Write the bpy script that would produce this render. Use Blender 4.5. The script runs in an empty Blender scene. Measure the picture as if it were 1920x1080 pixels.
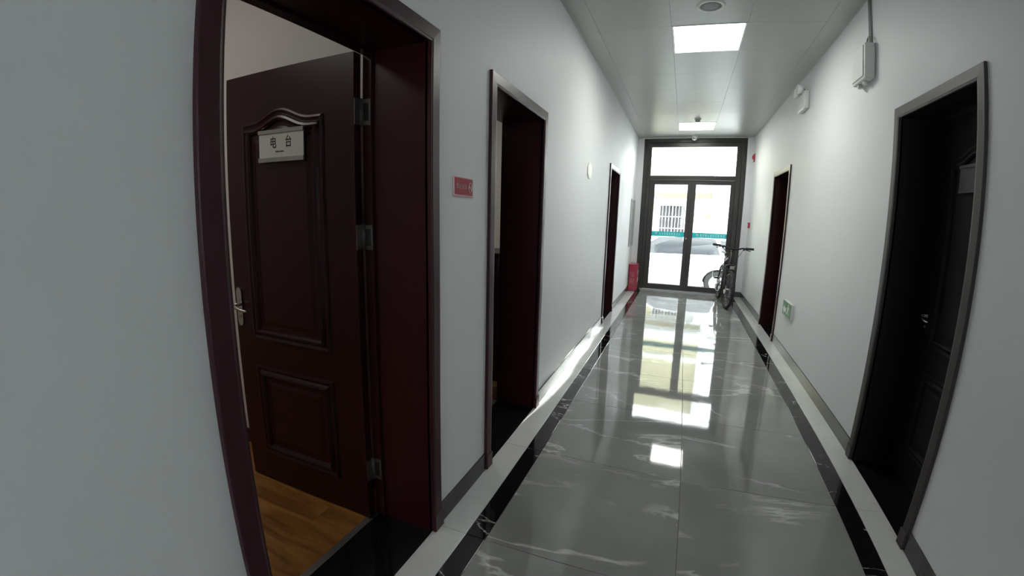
import bpy, bmesh, math, random
from mathutils import Vector, Matrix, Euler
random.seed(7)
SC = bpy.context.scene
COL = SC.collection
PI = math.pi

# ------------------------------------------------------------------ camera
CX, CH = 0.9433, 1.44
YAW, PITCH, ROLL = -0.3758, -0.1678, 0.0247
cd = bpy.data.cameras.new('camera'); cam = bpy.data.objects.new('camera', cd); COL.objects.link(cam)
cd.type = 'PANO'
cd.panorama_type = 'FISHEYE_LENS_POLYNOMIAL'
cd.sensor_fit = 'HORIZONTAL'; cd.sensor_width = 36.0; cd.sensor_height = 20.25
cd.fisheye_fov = math.radians(200)
cd.fisheye_polynomial_k0 = 0.0012301880170996077
cd.fisheye_polynomial_k1 = -0.06899307582392573
cd.fisheye_polynomial_k2 = 0.0006696983738415651
cd.fisheye_polynomial_k3 = 2.7220216422640768e-05
cd.fisheye_polynomial_k4 = -1.2160374235486993e-06
cd.clip_start = 0.02; cd.clip_end = 200
_r = Vector((math.cos(YAW), -math.sin(YAW), 0)); _f = Vector((math.sin(YAW), math.cos(YAW), 0)); _u = Vector((0, 0, 1))
_f2 = math.cos(PITCH)*_f + math.sin(PITCH)*_u; _u2 = -math.sin(PITCH)*_f + math.cos(PITCH)*_u
_r3 = math.cos(ROLL)*_r + math.sin(ROLL)*_u2; _u3 = -math.sin(ROLL)*_r + math.cos(ROLL)*_u2
_m = Matrix((( _r3.x, _u3.x, -_f2.x, CX), (_r3.y, _u3.y, -_f2.y, 0), (_r3.z, _u3.z, -_f2.z, CH), (0, 0, 0, 1)))
cam.matrix_world = _m
SC.camera = cam

# ------------------------------------------------------------------ world, light, exposure
SKY = 3.9; LAMP = 6.2; ROOM_FILL = 3.2
w = bpy.data.worlds.new('overcast_sky'); SC.world = w; w.use_nodes = True
bg = w.node_tree.nodes['Background']
bg.inputs[0].default_value = (0.95, 0.97, 1.0, 1); bg.inputs[1].default_value = SKY
SC.view_settings.view_transform = 'Standard'; SC.view_settings.look = 'None'
SC.view_settings.exposure = 2.0; SC.view_settings.gamma = 1.0; SC.view_settings.use_curve_mapping = False
SC.cycles.max_bounces = 12; SC.cycles.diffuse_bounces = 8; SC.cycles.glossy_bounces = 5
SC.cycles.transparent_max_bounces = 16; SC.cycles.sample_clamp_indirect = 6.0
SC.cycles.use_denoising = True

def glint(src, dst, power, deg):
    """sunlight thrown back into the corridor by the parked car's glass"""
    l = bpy.data.lights.new('car_glint', 'SPOT'); o = bpy.data.objects.new('car_glint', l); COL.objects.link(o)
    l.energy = power; l.spot_size = math.radians(deg); l.spot_blend = 0.12; l.shadow_soft_size = 0.01
    l.color = (1, 0.98, 0.94)
    o.location = src; d = Vector(dst) - Vector(src)
    o.rotation_euler = d.to_track_quat('-Z', 'Y').to_euler()
for k, (y, z, dg) in enumerate(((3.22, 0.014, 0.20), (3.70, 0.026, 0.10), (4.22, 0.016, 0.17), (4.72, 0.032, 0.09), (5.30, 0.022, 0.16))):
    glint((0.93, 11.55, 0.72), (0.0, y, z), 14000 if k < 3 else 9000, dg)

# ------------------------------------------------------------------ measures
W, H, L = 2.153, 3.053, 9.149
WT = 0.305
DOORS = {'A': (0.556, 1.525), 'B': (2.019, 2.961), 'C': (5.772, 6.697), 'D': (2.020, 2.983), 'E': (5.826, 6.851)}
DH = 2.158; CW = 0.066

# ------------------------------------------------------------------ materials
def nt(name):
    m = bpy.data.materials.new(name); m.use_nodes = True
    n = m.node_tree; b = n.nodes['Principled BSDF']; return m, n, b
def ln(n, a, b): n.links.new(a, b)
def mat(name, col, rough=0.5, metal=0.0, var=0.06, scale=12, bump=0.0, bscale=80, spec=0.5, coat=0.0, stretch=(1, 1, 1), emit=None, es=0):
    m, n, b = nt(name)
    g = n.nodes.new('ShaderNodeTexCoord'); mp = n.nodes.new('ShaderNodeMapping'); mp.inputs['Scale'].default_value = stretch
    ln(n, g.outputs['Object'], mp.inputs['Vector'])
    no = n.nodes.new('ShaderNodeTexNoise'); no.inputs['Scale'].default_value = scale; no.inputs['Detail'].default_value = 4
    ln(n, mp.outputs[0], no.inputs['Vector'])
    mx = n.nodes.new('ShaderNodeMix'); mx.data_type = 'RGBA'
    lo = tuple(max(0, c*(1-var)) for c in col); hi = tuple(min(1, c*(1+var)) for c in col)
    mx.inputs['A'].default_value = (*lo, 1); mx.inputs['B'].default_value = (*hi, 1)
    ln(n, no.outputs['Fac'], mx.inputs['Factor']); ln(n, mx.outputs['Result'], b.inputs['Base Color'])
    b.inputs['Roughness'].default_value = rough; b.inputs['Metallic'].default_value = metal
    b.inputs['Specular IOR Level'].default_value = spec
    if coat: b.inputs['Coat Weight'].default_value = coat; b.inputs['Coat Roughness'].default_value = 0.12
    if bump:
        n2 = n.nodes.new('ShaderNodeTexNoise'); n2.inputs['Scale'].default_value = bscale; n2.inputs['Detail'].default_value = 3
        ln(n, mp.outputs[0], n2.inputs['Vector'])
        bp = n.nodes.new('ShaderNodeBump'); bp.inputs['Strength'].default_value = bump; bp.inputs['Distance'].default_value = 0.002
        ln(n, n2.outputs['Fac'], bp.inputs['Height']); ln(n, bp.outputs[0], b.inputs['Normal'])
    if emit:
        b.inputs['Emission Color'].default_value = (*emit, 1); b.inputs['Emission Strength'].default_value = es
    return m

M = {}
M['paint'] = mat('wall_paint', (0.71, 0.718, 0.726), 0.55, var=0.03, scale=1.3, bump=0.12, bscale=160, spec=0.35)
M['plaster'] = mat('room_plaster', (0.66, 0.65, 0.62), 0.7, var=0.03, scale=2)
M['lacquer'] = mat('red_brown_lacquer', (0.025, 0.0036, 0.0058), 0.34, var=0.22, scale=3.0, bump=0.05, bscale=60, spec=0.33, stretch=(1, 1, 0.25))
M['lacquer_dull'] = mat('red_brown_casing', (0.036, 0.0075, 0.0125), 0.36, var=0.15, scale=5, bump=0.05, spec=0.38, stretch=(1, 1, 0.3))
M['darkdoor'] = mat('dark_brown_door', (0.0070, 0.0052, 0.0054), 0.6, var=0.25, scale=3, spec=0.22, stretch=(1, 1, 0.3))
M['darkcasing'] = mat('dark_brown_casing', (0.028, 0.020, 0.0205), 0.5, var=0.2, scale=4, spec=0.5, stretch=(1, 1, 0.3))
M['chrome'] = mat('satin_chrome', (0.62, 0.61, 0.60), 0.22, 1.0, var=0.05, scale=30)
M['steel'] = mat('brushed_steel', (0.42, 0.42, 0.42), 0.38, 1.0, var=0.1, scale=40)
M['alu_dark'] = mat('bronze_aluminium', (0.042, 0.040, 0.037), 0.32, 0.4, var=0.12, scale=8, spec=0.5)
M['alu_dark2'] = mat('bronze_aluminium_bead', (0.060, 0.058, 0.055), 0.4, 0.2, var=0.12, scale=8)
M['alu'] = mat('plate_aluminium', (0.45, 0.45, 0.44), 0.35, 0.8, var=0.06, scale=20)
M['plate'] = mat('plate_white', (0.62, 0.64, 0.62), 0.45, var=0.03)
M['ink'] = mat('black_ink', (0.012, 0.012, 0.012), 0.6)
M['whiteink'] = mat('white_ink', (0.80, 0.76, 0.74), 0.5)
M['red'] = mat('sign_red', (0.33, 0.008, 0.035), 0.5, var=0.1, spec=0.2)
M['pinkish'] = mat('sign_lettering', (0.50, 0.24, 0.24), 0.5)
M['acrylic'] = mat('clear_acrylic_edge', (0.70, 0.42, 0.45), 0.15, spec=0.6)
M['boxred'] = mat('cabinet_red', (0.40, 0.014, 0.05), 0.28, var=0.12, scale=6, coat=0.4)
M['green'] = mat('sign_green', (0.045, 0.20, 0.085), 0.3, var=0.1)
M['lumi'] = mat('pale_green_plastic', (0.66, 0.69, 0.52), 0.4, var=0.03)
M['whiteplastic'] = mat('white_plastic', (0.60, 0.61, 0.59), 0.35, var=0.04)
M['greyplastic'] = mat('grey_plastic', (0.34, 0.35, 0.33), 0.4, var=0.05)
M['darkplate'] = mat('dark_grey_plate', (0.06, 0.06, 0.062), 0.5)  # flat dark grey of the near right door's plate and rails
M['hinge'] = mat('hinge_steel', (0.16, 0.155, 0.15), 0.45, 0.8, var=0.1)
M['darkplastic'] = mat('dark_plastic', (0.02, 0.02, 0.02), 0.25)
M['whitemetal'] = mat('white_enamel', (0.78, 0.79, 0.77), 0.3, var=0.03)
M['greymetal'] = mat('grey_enamel', (0.33, 0.34, 0.33), 0.35, var=0.05)
M['grille'] = mat('speaker_grille', (0.22, 0.225, 0.22), 0.5, var=0.1, scale=60)
M['joint'] = mat('tile_joint', (0.14, 0.14, 0.14), 0.7)
M['ceiling'] = mat('ceiling_tile_enamel', (0.40, 0.405, 0.388), 0.33, 0.0, var=0.03, scale=1.5, bump=0.03, bscale=4, spec=0.5)
M['ceilgap'] = mat('ceiling_gap', (0.33, 0.33, 0.32), 0.6)
M['blackstone'] = mat('threshold_black_stone', (0.007, 0.007, 0.007), 0.07, var=0.4, scale=20)
M['skirt'] = mat('skirting_dark_stone', (0.038, 0.040, 0.038), 0.22, var=0.3, scale=9)
M['tyre'] = mat('tyre_rubber', (0.018, 0.018, 0.018), 0.7, var=0.2, bump=0.3, bscale=200)
M['bikeframe'] = mat('bike_frame_dark', (0.014, 0.014, 0.015), 0.4)
M['carwhite'] = mat('car_white_paint', (0.78, 0.79, 0.80), 0.15, coat=0.8, var=0.02)
M['carglass'] = mat('car_dark_glass', (0.055, 0.06, 0.065), 0.08, spec=0.8)
M['facade'] = mat('pale_yellow_render', (0.40, 0.375, 0.24), 0.8, var=0.08, scale=2, bump=0.2)
M['facadewhite'] = mat('white_render', (0.74, 0.76, 0.78), 0.8, var=0.06, scale=2)
M['concrete'] = mat('grey_concrete', (0.42, 0.42, 0.41), 0.8, var=0.15, scale=6, bump=0.2)
M['darkroom'] = mat('unlit_window_pane', (0.06, 0.06, 0.065), 0.15, spec=0.6)
M['bars'] = mat('white_bars', (0.60, 0.60, 0.60), 0.4)
M['teal'] = mat('teal_film', (0.012, 0.33, 0.36), 0.4, var=0.05)
def film(name, col, k):
    m, n, b = nt(name); b.inputs['Base Color'].default_value = (*col, 1); b.inputs['Roughness'].default_value = 0.4
    tr = n.nodes.new('ShaderNodeBsdfTranslucent'); tr.inputs[0].default_value = (*col, 1)
    x = n.nodes.new('ShaderNodeMixShader'); x.inputs[0].default_value = k; o = n.nodes['Material Output']
    ln(n, b.outputs[0], x.inputs[1]); ln(n, tr.outputs[0], x.inputs[2]); ln(n, x.outputs[0], o.inputs[0]); return m
M['teal'] = film('teal_translucent_film', (0.06, 0.55, 0.58), 0.6)
M['tealink'] = mat('film_lettering', (0.55, 0.80, 0.78), 0.5)
M['furn'] = mat('dark_furniture', (0.020, 0.012, 0.012), 0.35, var=0.2)
M['leather'] = mat('black_leather', (0.012, 0.012, 0.012), 0.4, bump=0.2)
M['yellowwood'] = mat('light_wood', (0.36, 0.19, 0.08), 0.45, var=0.2, scale=5, stretch=(1, 6, 1))
M['trim'] = mat('ceiling_edge_trim', (0.45, 0.455, 0.44), 0.3)
M['amber'] = mat('clear_reflector', (0.45, 0.45, 0.42), 0.2)

def lamp_mat(name, col, s):
    m, n, b = nt(name); b.inputs['Base Color'].default_value = (0.9, 0.9, 0.9, 1)
    b.inputs['Emission Color'].default_value = (*col, 1); b.inputs['Emission Strength'].default_value = s; return m
M['led'] = lamp_mat('led_diffuser', (0.97, 1.0, 0.95), LAMP)
M['fillroom'] = lamp_mat('room_fill_diffuser', (1.0, 0.97, 0.92), ROOM_FILL)  # glow of the added office fill panels

def glass_mat():
    m = bpy.data.materials.new('door_glass'); m.use_nodes = True; n = m.node_tree
    n.nodes.clear(); o = n.nodes.new('ShaderNodeOutputMaterial'); t = n.nodes.new('ShaderNodeBsdfTransparent')
    t.inputs[0].default_value = (0.93, 0.96, 0.95, 1)
    g = n.nodes.new('ShaderNodeBsdfGlossy'); g.inputs['Roughness'].default_value = 0.02
    f = n.nodes.new('ShaderNodeFresnel'); f.inputs[0].default_value = 1.45
    x = n.nodes.new('ShaderNodeMixShader'); ln(n, f.outputs[0], x.inputs[0]); ln(n, t.outputs[0], x.inputs[1]); ln(n, g.outputs[0], x.inputs[2])
    ln(n, x.outputs[0], o.inputs[0]); return m
M['glass'] = glass_mat()

def marble(name, base, dark, vein, vscale=1.0, vamt=0.8, rough=0.045, width=0.012, cloud=2.2):
    m, n, b = nt(name)
    geo = n.nodes.new('ShaderNodeNewGeometry'); oi = n.nodes.new('ShaderNodeObjectInfo')
    mul = n.nodes.new('ShaderNodeMath'); mul.operation = 'MULTIPLY'; mul.inputs[1].default_value = 37.0
    ln(n, oi.outputs['Random'], mul.inputs[0])
    add = n.nodes.new('ShaderNodeVectorMath'); add.operation = 'ADD'
    cmb = n.nodes.new('ShaderNodeCombineXYZ'); ln(n, mul.outputs[0], cmb.inputs[2])
    ln(n, geo.outputs['Position'], add.inputs[0]); ln(n, cmb.outputs[0], add.inputs[1])
    mp = n.nodes.new('ShaderNodeMapping'); mp.inputs['Rotation'].default_value = (0, 0, -0.45); mp.inputs['Scale'].default_value = (0.7*vscale, 1.9*vscale, 1)
    ln(n, add.outputs[0], mp.inputs['Vector'])
    def vein_line(scale, wd, dist):
        a = n.nodes.new('ShaderNodeTexNoise'); a.inputs['Scale'].default_value = scale; a.inputs['Detail'].default_value = 7
        a.inputs['Roughness'].default_value = 0.55; a.inputs['Distortion'].default_value = dist
        ln(n, mp.outputs[0], a.inputs['Vector'])
        s = n.nodes.new('ShaderNodeMath'); s.operation = 'SUBTRACT'; s.inputs[1].default_value = 0.5; ln(n, a.outputs['Fac'], s.inputs[0])
        ab = n.nodes.new('ShaderNodeMath'); ab.operation = 'ABSOLUTE'; ln(n, s.outputs[0], ab.inputs[0])
        r = n.nodes.new('ShaderNodeMapRange'); r.inputs['From Min'].default_value = 0; r.inputs['From Max'].default_value = wd
        r.inputs['To Min'].default_value = 1; r.inputs['To Max'].default_value = 0; r.interpolation_type = 'SMOOTHSTEP'
        ln(n, ab.outputs[0], r.inputs['Value']); return r.outputs[0]
    v1 = vein_line(0.9, width, 0.6)
    mask = n.nodes.new('ShaderNodeTexNoise'); mask.inputs['Scale'].default_value = 2.6; ln(n, add.outputs[0], mask.inputs['Vector'])
    mr = n.nodes.new('ShaderNodeMapRange'); mr.inputs['From Min'].default_value = 0.36; mr.inputs['From Max'].default_value = 0.56
    ln(n, mask.outputs['Fac'], mr.inputs['Value'])
    mm = n.nodes.new('ShaderNodeMath'); mm.operation = 'MULTIPLY'; ln(n, v1, mm.inputs[0]); ln(n, mr.outputs[0], mm.inputs[1])
    ms = n.nodes.new('ShaderNodeMath'); ms.operation = 'MULTIPLY'; ms.inputs[1].default_value = vamt; ln(n, mm.outputs[0], ms.inputs[0])
    cl = n.nodes.new('ShaderNodeTexNoise'); cl.inputs['Scale'].default_value = cloud; cl.inputs['Detail'].default_value = 6; ln(n, add.outputs[0], cl.inputs['Vector'])
    cr = n.nodes.new('ShaderNodeMapRange'); cr.inputs['From Min'].default_value = 0.32; cr.inputs['From Max'].default_value = 0.68; ln(n, cl.outputs['Fac'], cr.inputs['Value'])
    c1 = n.nodes.new('ShaderNodeMix'); c1.data_type = 'RGBA'; c1.inputs['A'].default_value = (*dark, 1); c1.inputs['B'].default_value = (*base, 1)
    ln(n, cr.outputs[0], c1.inputs['Factor'])
    c2 = n.nodes.new('ShaderNodeMix'); c2.data_type = 'RGBA'; c2.inputs['B'].default_value = (*vein, 1)
    ln(n, c1.outputs['Result'], c2.inputs['A']); ln(n, ms.outputs[0], c2.inputs['Factor'])
    ln(n, c2.outputs['Result'], b.inputs['Base Color'])
    b.inputs['Roughness'].default_value = rough; b.inputs['Specular IOR Level'].default_value = 0.42
    # slight waviness of the polished glaze
    wn = n.nodes.new('ShaderNodeTexNoise'); wn.inputs['Scale'].default_value = 5; ln(n, add.outputs[0], wn.inputs['Vector'])
    bp = n.nodes.new('ShaderNodeBump'); bp.inputs['Strength'].default_value = 0.25; bp.inputs['Distance'].default_value = 0.0012
    ln(n, wn.outputs['Fac'], bp.inputs['Height']); ln(n, bp.outputs[0], b.inputs['Normal'])
    return m
M['greymarble'] = marble('grey_polished_tile', (0.25, 0.253, 0.245), (0.19, 0.193, 0.186), (0.55, 0.55, 0.53), 1.0, 0.7, width=0.017)
M['blackmarble'] = marble('black_veined_tile', (0.010, 0.010, 0.010), (0.006, 0.006, 0.006), (0.5, 0.5, 0.48), 1.0, 0.9, rough=0.05, width=0.0042)
M['whitemarble'] = marble('white_polished_tile', (0.58, 0.58, 0.57), (0.52, 0.525, 0.515), (0.38, 0.38, 0.37), 1.0, 0.25, rough=0.07)

def wood_floor():
    m, n, b = nt('orange_wood_plank')
    geo = n.nodes.new('ShaderNodeNewGeometry'); oi = n.nodes.new('ShaderNodeObjectInfo')
    mul = n.nodes.new('ShaderNodeMath'); mul.operation = 'MULTIPLY'; mul.inputs[1].default_value = 23.0; ln(n, oi.outputs['Random'], mul.inputs[0])
    cmb = n.nodes.new('ShaderNodeCombineXYZ'); ln(n, mul.outputs[0], cmb.inputs[2])
    add = n.nodes.new('ShaderNodeVectorMath'); add.operation = 'ADD'; ln(n, geo.outputs['Position'], add.inputs[0]); ln(n, cmb.outputs[0], add.inputs[1])
    mp = n.nodes.new('ShaderNodeMapping'); mp.inputs['Scale'].default_value = (1.2, 9, 1); ln(n, add.outputs[0], mp.inputs['Vector'])
    a = n.nodes.new('ShaderNodeTexNoise'); a.inputs['Scale'].default_value = 2.2; a.inputs['Detail'].default_value = 8; a.inputs['Distortion'].default_value = 0.7
    ln(n, mp.outputs[0], a.inputs['Vector'])
    r = n.nodes.new('ShaderNodeValToRGB'); r.color_ramp.elements[0].position = 0.33; r.color_ramp.elements[0].color = (0.17, 0.062, 0.014, 1)
    r.color_ramp.elements[1].position = 0.62; r.color_ramp.elements[1].color = (0.40, 0.185, 0.048, 1)
    ln(n, a.outputs['Fac'], r.inputs[0]); ln(n, r.outputs[0], b.inputs['Base Color']); b.inputs['Roughness'].default_value = 0.28
    return m
M['plank'] = wood_floor()

# ------------------------------------------------------------------ builders
class MB:
    def __init__(s): s.bm = bmesh.new()
    def box(s, x0, x1, y0, y1, z0, z1, bev=0.0, mtx=None):
        if x0 > x1: x0, x1 = x1, x0
        if y0 > y1: y0, y1 = y1, y0
        if z0 > z1: z0, z1 = z1, z0
        t = bmesh.new(); r = bmesh.ops.create_cube(t, size=1)
        for v in t.verts: v.co = Vector((x0+(v.co.x+.5)*(x1-x0), y0+(v.co.y+.5)*(y1-y0), z0+(v.co.z+.5)*(z1-z0)))
        if bev > 0: bmesh.ops.bevel(t, geom=t.edges[:], offset=bev, segments=2, affect='EDGES', profile=0.5)
        s._merge(t, mtx); return s
    def _merge(s, t, mtx=None):
        if mtx is not None: bmesh.ops.transform(t, matrix=mtx, verts=t.verts[:])
        vm = {v: s.bm.verts.new(v.co) for v in t.verts}
        for f in t.faces:
            try:
                nf = s.bm.faces.new([vm[v] for v in f.verts]); nf.smooth = f.smooth
            except ValueError: pass
        t.free()
    def cyl(s, p0, p1, r0, r1=None, n=16, caps=True, smooth=True):
        r1 = r0 if r1 is None else r1; p0 = Vector(p0); p1 = Vector(p1); d = p1-p0
        q = d.to_track_quat('Z', 'Y'); a = []; b = []
        for k in range(n):
            c = Vector((math.cos(2*PI*k/n), math.sin(2*PI*k/n), 0))
            a.append(s.bm.verts.new(p0+q @ (c*r0))); b.append(s.bm.verts.new(p1+q @ (c*r1)))
        for k in range(n):
            f = s.bm.faces.new((a[k], a[(k+1) % n], b[(k+1) % n], b[k])); f.smooth = smooth
        if caps: s.bm.faces.new(a[::-1]); s.bm.faces.new(b)
        return s
    def tube(s, pts, r, n=10, closed=False):
        pts = [Vector(p) for p in pts]; rings = []; N = len(pts); up = None
        for i, p in enumerate(pts):
            if closed: d = pts[(i+1) % N]-pts[i-1]
            else: d = pts[min(i+1, N-1)]-pts[max(i-1, 0)]
            d.normalize()
            if up is None:
                up = d.orthogonal().normalized()
            else:
                up = (up - d*up.dot(d)).normalized()
            sd = d.cross(up); rr = r[i] if isinstance(r, (list, tuple)) else r
            rings.append([s.bm.verts.new(p+(up*math.cos(2*PI*k/n)+sd*math.sin(2*PI*k/n))*rr) for k in range(n)])
        for i in range(N if closed else N-1):
            A = rings[i]; B = rings[(i+1) % N]
            for k in range(n):
                f = s.bm.faces.new((A[k], A[(k+1) % n], B[(k+1) % n], B[k])); f.smooth = True
        if not closed: s.bm.faces.new(rings[0][::-1]); s.bm.faces.new(rings[-1])
        return s
    def lathe(s, prof, origin=(0, 0, 0), axis='Z', n=32, sign=1):
        """profile of (r, h); axis direction"""
        o = Vector(origin); rings = []
        ax = {'X': (Vector((0, 1, 0)), Vector((0, 0, 1)), Vector((1, 0, 0))), 'Y': (Vector((1, 0, 0)), Vector((0, 0, 1)), Vector((0, 1, 0))), 'Z': (Vector((1, 0, 0)), Vector((0, 1, 0)), Vector((0, 0, 1)))}[axis]
        for r, h in prof:
            if r < 1e-6: rings.append([s.bm.verts.new(o+ax[2]*h*sign)])
            else: rings.append([s.bm.verts.new(o+ax[2]*h*sign+(ax[0]*math.cos(2*PI*k/n)+ax[1]*math.sin(2*PI*k/n))*r) for k in range(n)])
        for A, B in zip(rings, rings[1:]):
            for k in range(n):
                if len(A) == 1 and len(B) == 1: continue
                if len(A) == 1: f = s.bm.faces.new((A[0], B[k], B[(k+1) % n]))
                elif len(B) == 1: f = s.bm.faces.new((A[k], A[(k+1) % n], B[0]))
                else: f = s.bm.faces.new((A[k], A[(k+1) % n], B[(k+1) % n], B[k]))
                f.smooth = True
        return s
    def prism(s, poly, fn, d0, d1):
        """poly of (u,v); fn(u,v,d)->point"""
        a = [s.bm.verts.new(fn(u, v, d0)) for u, v in poly]; b = [s.bm.verts.new(fn(u, v, d1)) for u, v in poly]
        n = len(poly)
        for k in range(n): s.bm.faces.new((a[k], a[(k+1) % n], b[(k+1) % n], b[k]))
        s.bm.faces.new(a[::-1]); s.bm.faces.new(b); return s
    def sweep(s, path, fn, prof, closed=True):
        """moulding: planar closed path (ccw u,v), prof = (inward offset, height)"""
        N = len(path); rings = []
        for i in range(N):
            p = Vector(path[i]); a = (p-Vector(path[i-1])).normalized(); b = (Vector(path[(i+1) % N])-p).normalized()
            na = Vector((-a.y, a.x)); nb = Vector((-b.y, b.x)); m = (na+nb); m = m/ max(0.3, m.dot(na)) 
            rings.append([s.bm.verts.new(fn(*(p+m*o), h)) for o, h in prof])
        for i in range(N):
            A = rings[i]; B = rings[(i+1) % N]
            for k in range(len(prof)-1):
                s.bm.faces.new((A[k], B[k], B[k+1], A[k+1]))
        return s
    def build(s, name, m, parent=None, **props):
        bm = s.bm; bmesh.ops.recalc_face_normals(bm, faces=bm.faces[:])
        me = bpy.data.meshes.new(name)
        xs = [v.co.copy() for v in bm.verts]
        lo = Vector((min(v.x for v in xs), min(v.y for v in xs), min(v.z for v in xs))); hi = Vector((max(v.x for v in xs), max(v.y for v in xs), max(v.z for v in xs)))
        org = Vector(((lo.x+hi.x)/2, (lo.y+hi.y)/2, lo.z))
        bmesh.ops.translate(bm, vec=-org, verts=bm.verts[:])
        bm.to_mesh(me); bm.free(); me.materials.append(m if not isinstance(m, str) else M[m])
        o = bpy.data.objects.new(name, me); COL.objects.link(o)
        o.location = org - (WL(parent) if parent else Vector())
        if parent: o.parent = parent
        for k, v in props.items(): o[k] = v
        return o
def WL(o):
    v = Vector(o.location)
    while o.parent: o = o.parent; v += Vector(o.location)
    return v
def thing(name, loc, label=None, cat=None, group=None, kind=None, parent=None):
    o = bpy.data.objects.new(name, None); COL.objects.link(o); o.empty_display_size = 0.1
    o.location = Vector(loc) - (WL(parent) if parent else Vector())
    if parent: o.parent = parent
    if label: o['label'] = label
    if cat: o['category'] = cat
    if group: o['group'] = group
    if kind: o['kind'] = kind
    return o
def dup(o, name=None, parent=None, delta=None):
    c = o.copy(); COL.objects.link(c)
    if parent: c.parent = parent
    if delta is not None: c.location = Vector(o.location)+Vector(delta)
    for ch in o.children: dup(ch, None, c)
    return c
def text(name, body, size, loc, rot, m, parent, depth=0.0006, align='CENTER', sx=1.0, bold=0.0):
    cu = bpy.data.curves.new(name, 'FONT'); cu.body = body; cu.size = size; cu.extrude = depth
    cu.align_x = align; cu.align_y = 'CENTER'; cu.resolution_u = 3; cu.offset = bold
    t = bpy.data.objects.new(name, cu); COL.objects.link(t)
    dg = bpy.context.evaluated_depsgraph_get(); me = bpy.data.meshes.new_from_object(t.evaluated_get(dg))
    bpy.data.objects.remove(t)
    R = Euler(rot).to_matrix().to_4x4() @ Matrix.Diagonal((sx, 1, 1, 1)); me.transform(R)
    me.materials.clear(); me.materials.append(M[m])
    o = bpy.data.objects.new(name, me); COL.objects.link(o); o.parent = parent
    o.location = Vector(loc)-WL(parent); return o
FACE_MY = (PI/2, 0, 0)          # readable from the -y side
ON_LEFT = (PI/2, 0, PI/2)       # on the left wall, read from +x
ON_RIGHT = (PI/2, 0, -PI/2)     # on the right wall, read from -x

# ------------------------------------------------------------------ room shell
YB = -3.2
def wall_mesh(x0, x1, openings):
    b = MB(); y = YB
    for (a, c) in sorted(openings):
        a += CW*0.5; c -= CW*0.5
        b.box(x0, x1, y, a, -0.1, H+0.02); b.box(x0, x1, a, c, DH-CW*0.5, H+0.02); y = c
    b.box(x0, x1, y, L+0.22, -0.1, H+0.02); return b
wall_mesh(-WT, 0, [DOORS[k] for k in 'ABC']).build('wall_left', 'paint', kind='structure')
wall_mesh(W, W+WT, [DOORS[k] for k in 'DE']).build('wall_right', 'paint', kind='structure')
e = MB(); e.box(0, 0.118, L, L+0.22, -0.05, H+0.02); e.box(2.036, W, L, L+0.22, -0.05, H+0.02)
e.build('wall_end', 'paint', kind='structure')
# wall behind the camera, with an unseen window added to brighten the near walls
b = MB(); WX0, WX1, WZ0, WZ1 = 0.80, 1.95, 1.00, 2.30
b.box(-WT, WX0, YB-0.2, YB, -0.1, H+0.02); b.box(WX1, W+WT, YB-0.2, YB, -0.1, H+0.02)
b.box(WX0, WX1, YB-0.2, YB, -0.1, WZ0); b.box(WX0, WX1, YB-0.2, YB, WZ1, H+0.02)
b.build('wall_back', 'paint', kind='structure')
wn = thing('fill_window', (1.375, YB-0.1, WZ0), kind='structure')
b = MB(); b.box(WX0, WX0+0.05, YB-0.13, YB-0.07, WZ0, WZ1, 0.004); b.box(WX1-0.05, WX1, YB-0.13, YB-0.07, WZ0, WZ1, 0.004)
b.box(WX0, WX1, YB-0.13, YB-0.07, WZ0, WZ0+0.05, 0.004); b.box(WX0, WX1, YB-0.13, YB-0.07, WZ1-0.05, WZ1, 0.004); b.box(1.35, 1.40, YB-0.13, YB-0.07, WZ0, WZ1, 0.004)
b.build('window_frame', 'alu_dark', wn)
MB().box(WX0+0.05, WX1-0.05, YB-0.104, YB-0.098, WZ0+0.05, WZ1-0.05).build('pane', 'glass', wn)

# floor: slab with single tiles
fl = MB().box(-WT, W+WT, YB, L+0.25, -0.12, -0.012).build('floor', 'joint', kind='structure')
s1, s2, s3, s4 = 0.150, 0.245, W-0.256, W-0.148
cols = [(0.0, s1, 'whitemarble'), (s1, s2, 'blackmarble'), (s2, 1.071, 'greymarble'), (1.071, s3, 'greymarble'), (s3, s4, 'blackmarble'), (s4, W, 'whitemarble')]
tile_proto = {}
yy = [1.51+0.83*k for k in range(-6, 10)]
G = 0.0012
for i, (x0, x1, mk) in enumerate(cols):
    for y0 in yy:
        y1 = y0+0.83; y0c = max(y0, YB); y1c = min(y1, L+0.2)
        if y1c-y0c < 0.02: continue
        full = abs((y1c-y0c)-0.83) < 1e-6
        if full and i in tile_proto:
            o = tile_proto[i].copy(); COL.objects.link(o); o.parent = fl
            o.location = Vector(((x0+x1)/2, (y0+y1)/2, -0.0115))-WL(fl)
        else:
            o = MB().box(x0+G, x1-G, y0c+G, y1c-G, -0.0115, 0.0, 0.0009).build('floor_tile', mk, fl)
            if full: tile_proto[i] = o

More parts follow.
